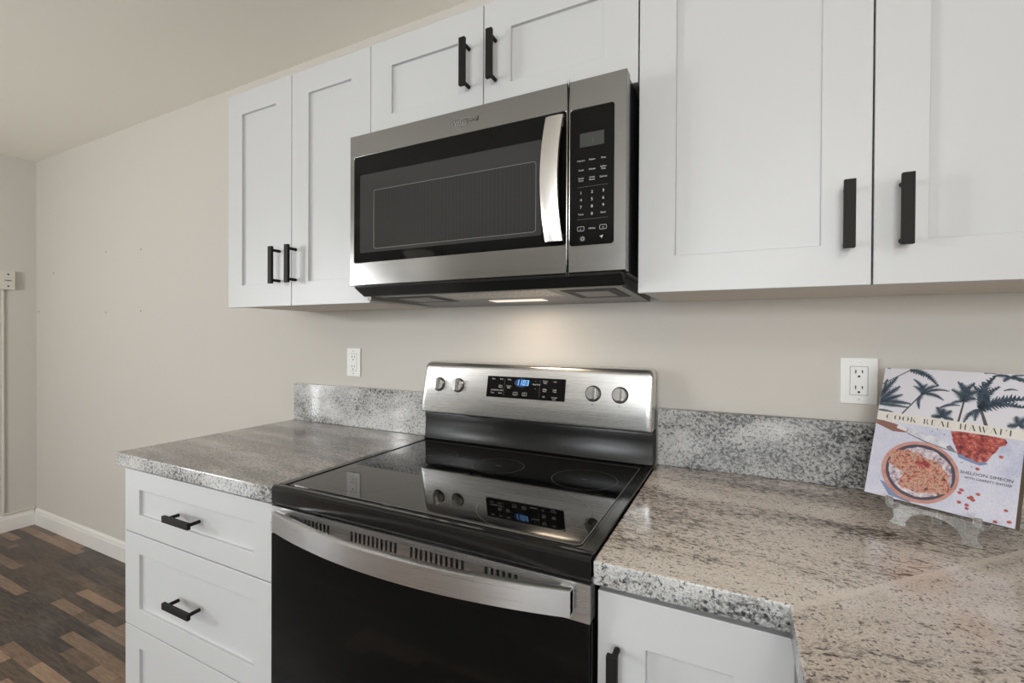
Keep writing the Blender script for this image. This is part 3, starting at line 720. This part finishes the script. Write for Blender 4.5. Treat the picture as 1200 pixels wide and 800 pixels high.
for e in ((117, 240, 9), (110, 225, 9), (121, 238, 9), (138, 240, 9), (148, 228, 10), (110, 196, 5), (142, 212, 9), (126, 232, 10)): frond(127, 205, e[0], e[1], e[2])
trunk(161, 164, 152, 192, 2.6, 1.8)
for e in ((163, 254, 12), (150, 242, 11), (138, 236, 8), (206, 218, 12), (202, 204, 11), (132, 167, 7), (146, 172, 7), (170, 236, 9)): frond(152, 194, e[0], e[1], e[2])
for e in ((164, 257, 6), (176, 248, 6), (204, 262, 6), (208, 244, 6), (196, 250, 5)): frond(184, 256, e[0], e[1], e[2])
frond(178, 231, 194, 233, 3); frond(150, 261, 166, 260, 3)
for e in ((188, 168, 8), (210, 188, 8), (196, 186, 8), (208, 170, 8)): frond(200, 172, e[0], e[1], e[2], sag=0)
frond(3, 261, 9, 261, 3)
# knife, meat, bowl
poly([(-2, 152), (0, 142), (30, 130), (52, 131), (54, 140), (30, 146)], M['knifehandle'], 1)
poly([(37, 145), (53, 139.5), (51, 133), (35, 138)], M['sky'], 2)
poly([(53, 141), (53, 131), (84, 119), (112, 112), (128.6, 107), (118, 120), (101, 129), (78, 136)], M['blade'], 1)
poly([(53, 131.5), (84, 119.5), (112, 112.5), (128.6, 107), (112, 110.5), (84, 117), (53, 129.5)], M['bladeedge'], 2)
poly([(118, 120), (128.6, 107), (116, 111), (112, 116)], M['bladeedge'], 2)
def blob(cx_, cy_, rx, ry, m, lay, n=26, j=.06, seed=1):
    r = random.Random(seed); poly([(cx_+rx*(1+r.uniform(-j, j))*math.cos(2*PI*i/n), cy_+ry*(1+r.uniform(-j, j))*math.sin(2*PI*i/n)) for i in range(n)], m, lay)
poly([(118, 133), (126, 116), (131, 100), (147, 95), (160, 92), (170, 97), (150, 110)], M['bluedark'], 1)
mp = [(116, 146), (140, 149), (165, 147), (187, 145), (190, 139), (187, 133), (181, 130), (178, 121), (173, 113), (168, 101), (161, 98), (155, 97), (148, 101), (141, 102), (136, 106), (130, 106), (127, 113), (124, 120), (120, 131)]
poly(mp, M['meat'], 2)
poly([(22, 30), (40, 5), (75, -2), (60, 20)], M['bluedark'], 1)
blob(78.5, 60, 57.5, 57.5, M['bowlrim'], 3, 48, 0.004); blob(79.5, 60.5, 51.5, 51.5, M['bowldark'], 4, 48, .004)
blob(80, 60, 47, 46, M['rice'], 5, 40, .03, 4)
blob(60, 78, 30, 20, M['food'], 6, 26, .12, 5); blob(86, 62, 34, 25, M['food'], 7, 26, .14, 6); blob(104, 42, 24, 17, M['food'], 8, 24, .15, 9); blob(75, 36, 26, 14, M['food'], 9, 24, .16, 8)
blob(84, 76, 12, 7, M['meat'], 10, 16, .2, 3)
for i, (x, y) in enumerate(((141, 44), (139, 38.6), (140, 22), (162.6, 42.4), (155, 35), (157, 30.5), (150, 20), (150.5, 14.4), (197.6, 25.8), (186.6, 3.6), (202.6, 8.5), (184, 113), (157.6, 85.5), (152, 33))):
    blob(x, y, 3.0, 2.6, M['redbit'], 3, 10, .25, i)
for x, y in ((60, 150), (90, 140), (108, 138), (97, 146), (136, 92), (150, 88)): blob(x, y, 1.4, 1.2, M['bladeedge'], 3, 8, .2)
# title band and lettering
poly([(0, 168.6), (210, 163.2), (210, 146.2), (0, 149.9)], M['band'], 12)
LY = 14
def stroke(x0, y0, x1, y1, w, ox, oy, sc): 
    # slanted with the band; letters are cut tall and thin
    poly([(ox+(x0-w/2)*sc, oy+y0*sc), (ox+(x0+w/2)*sc, oy+y0*sc), (ox+(x1+w/2)*sc, oy+y1*sc), (ox+(x1-w/2)*sc, oy+y1*sc)], M['ink'], LY)
def cres(cx_, cy_, rx, ry, a0, a1, w, ox, oy, sc, n=10):
    o = []; i = []
    for k in range(n+1):
        a = math.radians(a0+(a1-a0)*k/n); th = w*math.sin(PI*k/n)
        o.append((ox+(cx_+rx*math.cos(a))*sc, oy+(cy_+ry*math.sin(a))*sc)); i.append((ox+(cx_+(rx-th)*math.cos(a))*sc, oy+(cy_+ry*.98*math.sin(a))*sc))
    for k in range(n): poly([o[k], o[k+1], i[k+1], i[k]], M['ink'], LY)
def letter(ch, ox, oy, sc):
    if ch in 'CO': 
        cres(.5, .5, .5, .5, 95, 265, .22, ox, oy, sc)
        if ch == 'O': cres(.5, .5, .5, .5, -85, 85, .22, ox, oy, sc)
        else: stroke(.80, .74, .86, .92, .05, ox, oy, sc); stroke(.62, .02, .88, .18, .06, ox, oy, sc)
        return 1.05
    if ch == 'K': stroke(.12, 0, .12, 1, .16, ox, oy, sc); stroke(.28, .45, .72, 1, .04, ox, oy, sc); stroke(.42, .55, .72, 0, .19, ox, oy, sc); return .95
    if ch == 'R': stroke(.12, 0, .12, 1, .16, ox, oy, sc); cres(.36, .76, .24, .24, -90, 90, .15, ox, oy, sc); stroke(.42, .5, .68, 0, .17, ox, oy, sc); return .88
    if ch == 'E': stroke(.12, 0, .12, 1, .16, ox, oy, sc); stroke(.42, .96, .42, 1, .4, ox, oy, sc); stroke(.42, 0, .42, .04, .4, ox, oy, sc); stroke(.38, .48, .38, .52, .25, ox, oy, sc); return .80
    if ch == 'A': stroke(.40, 1, .78, 0, .19, ox, oy, sc); stroke(.04, 0, .30, .62, .035, ox, oy, sc); return .95
    if ch == 'L': stroke(.12, 0, .12, 1, .16, ox, oy, sc); stroke(.40, 0, .40, .04, .36, ox, oy, sc); return .74
    if ch == 'H': stroke(.12, 0, .12, 1, .16, ox, oy, sc); stroke(.72, 0, .72, 1, .16, ox, oy, sc); stroke(.42, .48, .42, .52, .3, ox, oy, sc); return .98
    if ch == 'W': stroke(.10, 1, .38, 0, .17, ox, oy, sc); stroke(.55, 1, .83, 0, .17, ox, oy, sc); stroke(.95, .35, 1.12, 1, .035, ox, oy, sc); return 1.25
    if ch == 'I': stroke(.12, 0, .12, 1, .16, ox, oy, sc); return .40
    if ch == "'": stroke(.10, .70, .16, 1.0, .10, ox, oy, sc); return .30
    return .55
def fit_text(txt, size, u0, u1, v0):
    k = len(b.v); b.text(txt, size, lambda u, v: (u, v, 0), M['ink'], 'LEFT')
    xs_ = [p[0] for p in b.v[k:]]; a, c = min(xs_), max(xs_)
    b.v[k:] = [B(u0+(p[0]-a)/(c-a)*(u1-u0), v0+p[1], .0006) for p in b.v[k:]]
x = 15.5; sc = 10.4; tot = 0
TITLE = "COOK REAL HAWAI'I"
adv = {'C': 1.05, 'O': 1.05, 'K': .95, 'R': .88, 'E': .80, 'A': .95, 'L': .74, 'H': .98, 'W': 1.25, 'I': .40, "'": .30, ' ': .55}
total = sum(adv[c] for c in TITLE)*sc; extra = (195-15.5-total)/(len(TITLE)-1)
for ch in TITLE:
    oy = 153.6-(x-15.5)*.0145-.2
    letter(ch, x, oy, sc); x += adv[ch]*sc+extra
fit_text('SHELDON SIMEON', .0076, .136, .202, .0730)
fit_text('WITH GARRETT SNYDER', .0058, .142, .2015, .0650)
b.build('cover_print', cv, fix=False)
# clear stand: two feet with hooks in front, two short feet behind, joined by a cross bar
es = thing('easel_stand', 'small clear acrylic easel stand holding up the cookbook on the counter', 'stand', (1.30, -.22, HC))
E0 = Vector((1.19, -.195, 0)); EU, EN = bu, nb
def ez(u, n_, z): return tuple(E0+EU*u+EN*n_+Vector((0, 0, z)))
# front plate: an arch standing on two splayed feet, leaning back with the book
def mirror(L, c): return L+[(2*c-p, q) for p, q in L[::-1]]
half = [(.050, .0005), (.072, .0005), (.0745, .004), (.0725, .008), (.0755, .014), (.082, .024), (.095, .0305), (.1125, .033)]
outer = [(.050, .0005), (.048, .004), (.051, .009), (.0555, .014), (.0545, .022), (.050, .030), (.0465, .036), (.046, .0405)]
arch = [p for p in outer[::-1]]+half[1:]
arch = mirror(arch, .1125)
b = MB(); b.prism(arch, lambda p, q, t_: ez(p, t_+.36*q*.2, HC+q), -.020, -.014, M['acrylic']); b.build('front_plate', es, bev=.001)
for u in (.052, .173):      # ledges with a turned-up lip that hold the lower edge of the book
    b = MB(); b.prism([(-.0205, .9505), (-.0205, .9555), (-.0165, .9560), (-.0150, .9550), (.030, .9490), (.030, .9455), (-.014, .9455)], lambda p, q, t_: ez(t_, p-.006, q-.0015), u-.0055, u+.0055, M['acrylic']); b.build('ledge', es, bev=.0008)
    b = MB(); b.prism([(-.0268, .9520), (-.0205, .9520), (-.0198, .9640), (-.0228, .9680), (-.0262, .9660)], lambda p, q, t_: ez(t_, p-.004, q), u-.0055, u+.0055, M['acrylic']); b.build('lip', es, bev=.0008)
# back rest and the two small rear feet
b = MB(); b.prism([(.034, .9440), (.040, .9440), (.0885, 1.070), (.0825, 1.070)], lambda p, q, t_: ez(t_, p, q), .090, .135, M['acrylic']); b.build('back_rest', es, bev=.001)
for u in (.096, .130):
    b = MB(); b.prism([(.026, .948), (.040, .948), (.058, .930), (.064, .9155), (.062, .9142), (.048, .9142), (.044, .926), (.034, .938)], lambda p, q, t_: ez(t_, p, q), u-.006, u+.006, M['acrylic']); b.build('rear_foot', es, bev=.001)

# ------------------------------------------------------------------ ceiling lamps
def lamp(x, y, power, label, drop=.30):
    # semi-flush lamp: canopy, short stem and a glass bowl that lights the ceiling as well as the room
    t = thing('ceiling_lamp', label, 'lamp', (x, y, ZC))
    b = MB(); b.lathe((x, y, ZC), [(.001, -.0005), (.075, -.0005), (.078, -.012), (.06, -.022), (.012, -.026), (.012, -drop+.05), (.02, -drop+.04), (.02, -drop+.02), (.001, -drop+.018)], M['screw'], 36); b.build('canopy', t)
    b = MB(); b.lathe((x, y, ZC), [(.185, -drop+.012), (.188, -drop+.004), (.178, -drop-.03), (.14, -drop-.07), (.08, -drop-.092), (.03, -drop-.098), (.001, -drop-.099)], M['dome'], 44); b.build('shade', t)
    l = bpy.data.lights.new('bulb', 'POINT'); l.energy = power; l.shadow_soft_size = .075; l.color = (.98, .99, 1.0)
    o = bpy.data.objects.new('bulb', l); COL.objects.link(o); o.location = (x, y, ZC-drop-.19)
lamp(1.30, -1.85, 8.0, 'unseen bowl lamp over the kitchen, placed by the handle shadows')  # fixture invented and unseen; its position follows the handle shadows
lamp(-2.6, -4.05, 2.0, 'semi-flush glass bowl lamp mirrored in the microwave door glass', .12)
lamp(-2.02, -2.25, 53, 'unseen pendant lamp added to brighten the ceiling and bare wall', .62)  # made-up pendant, hung low to throw light on ceiling and wall
l = bpy.data.lights.new('cooktop_lamp', 'AREA'); l.shape = 'RECTANGLE'; l.size = .12; l.size_y = .05; l.energy = .42; l.color = (1, .80, .58)
o = bpy.data.objects.new('cooktop_lamp', l); COL.objects.link(o); o.location = (.395, -.15, 1.362)
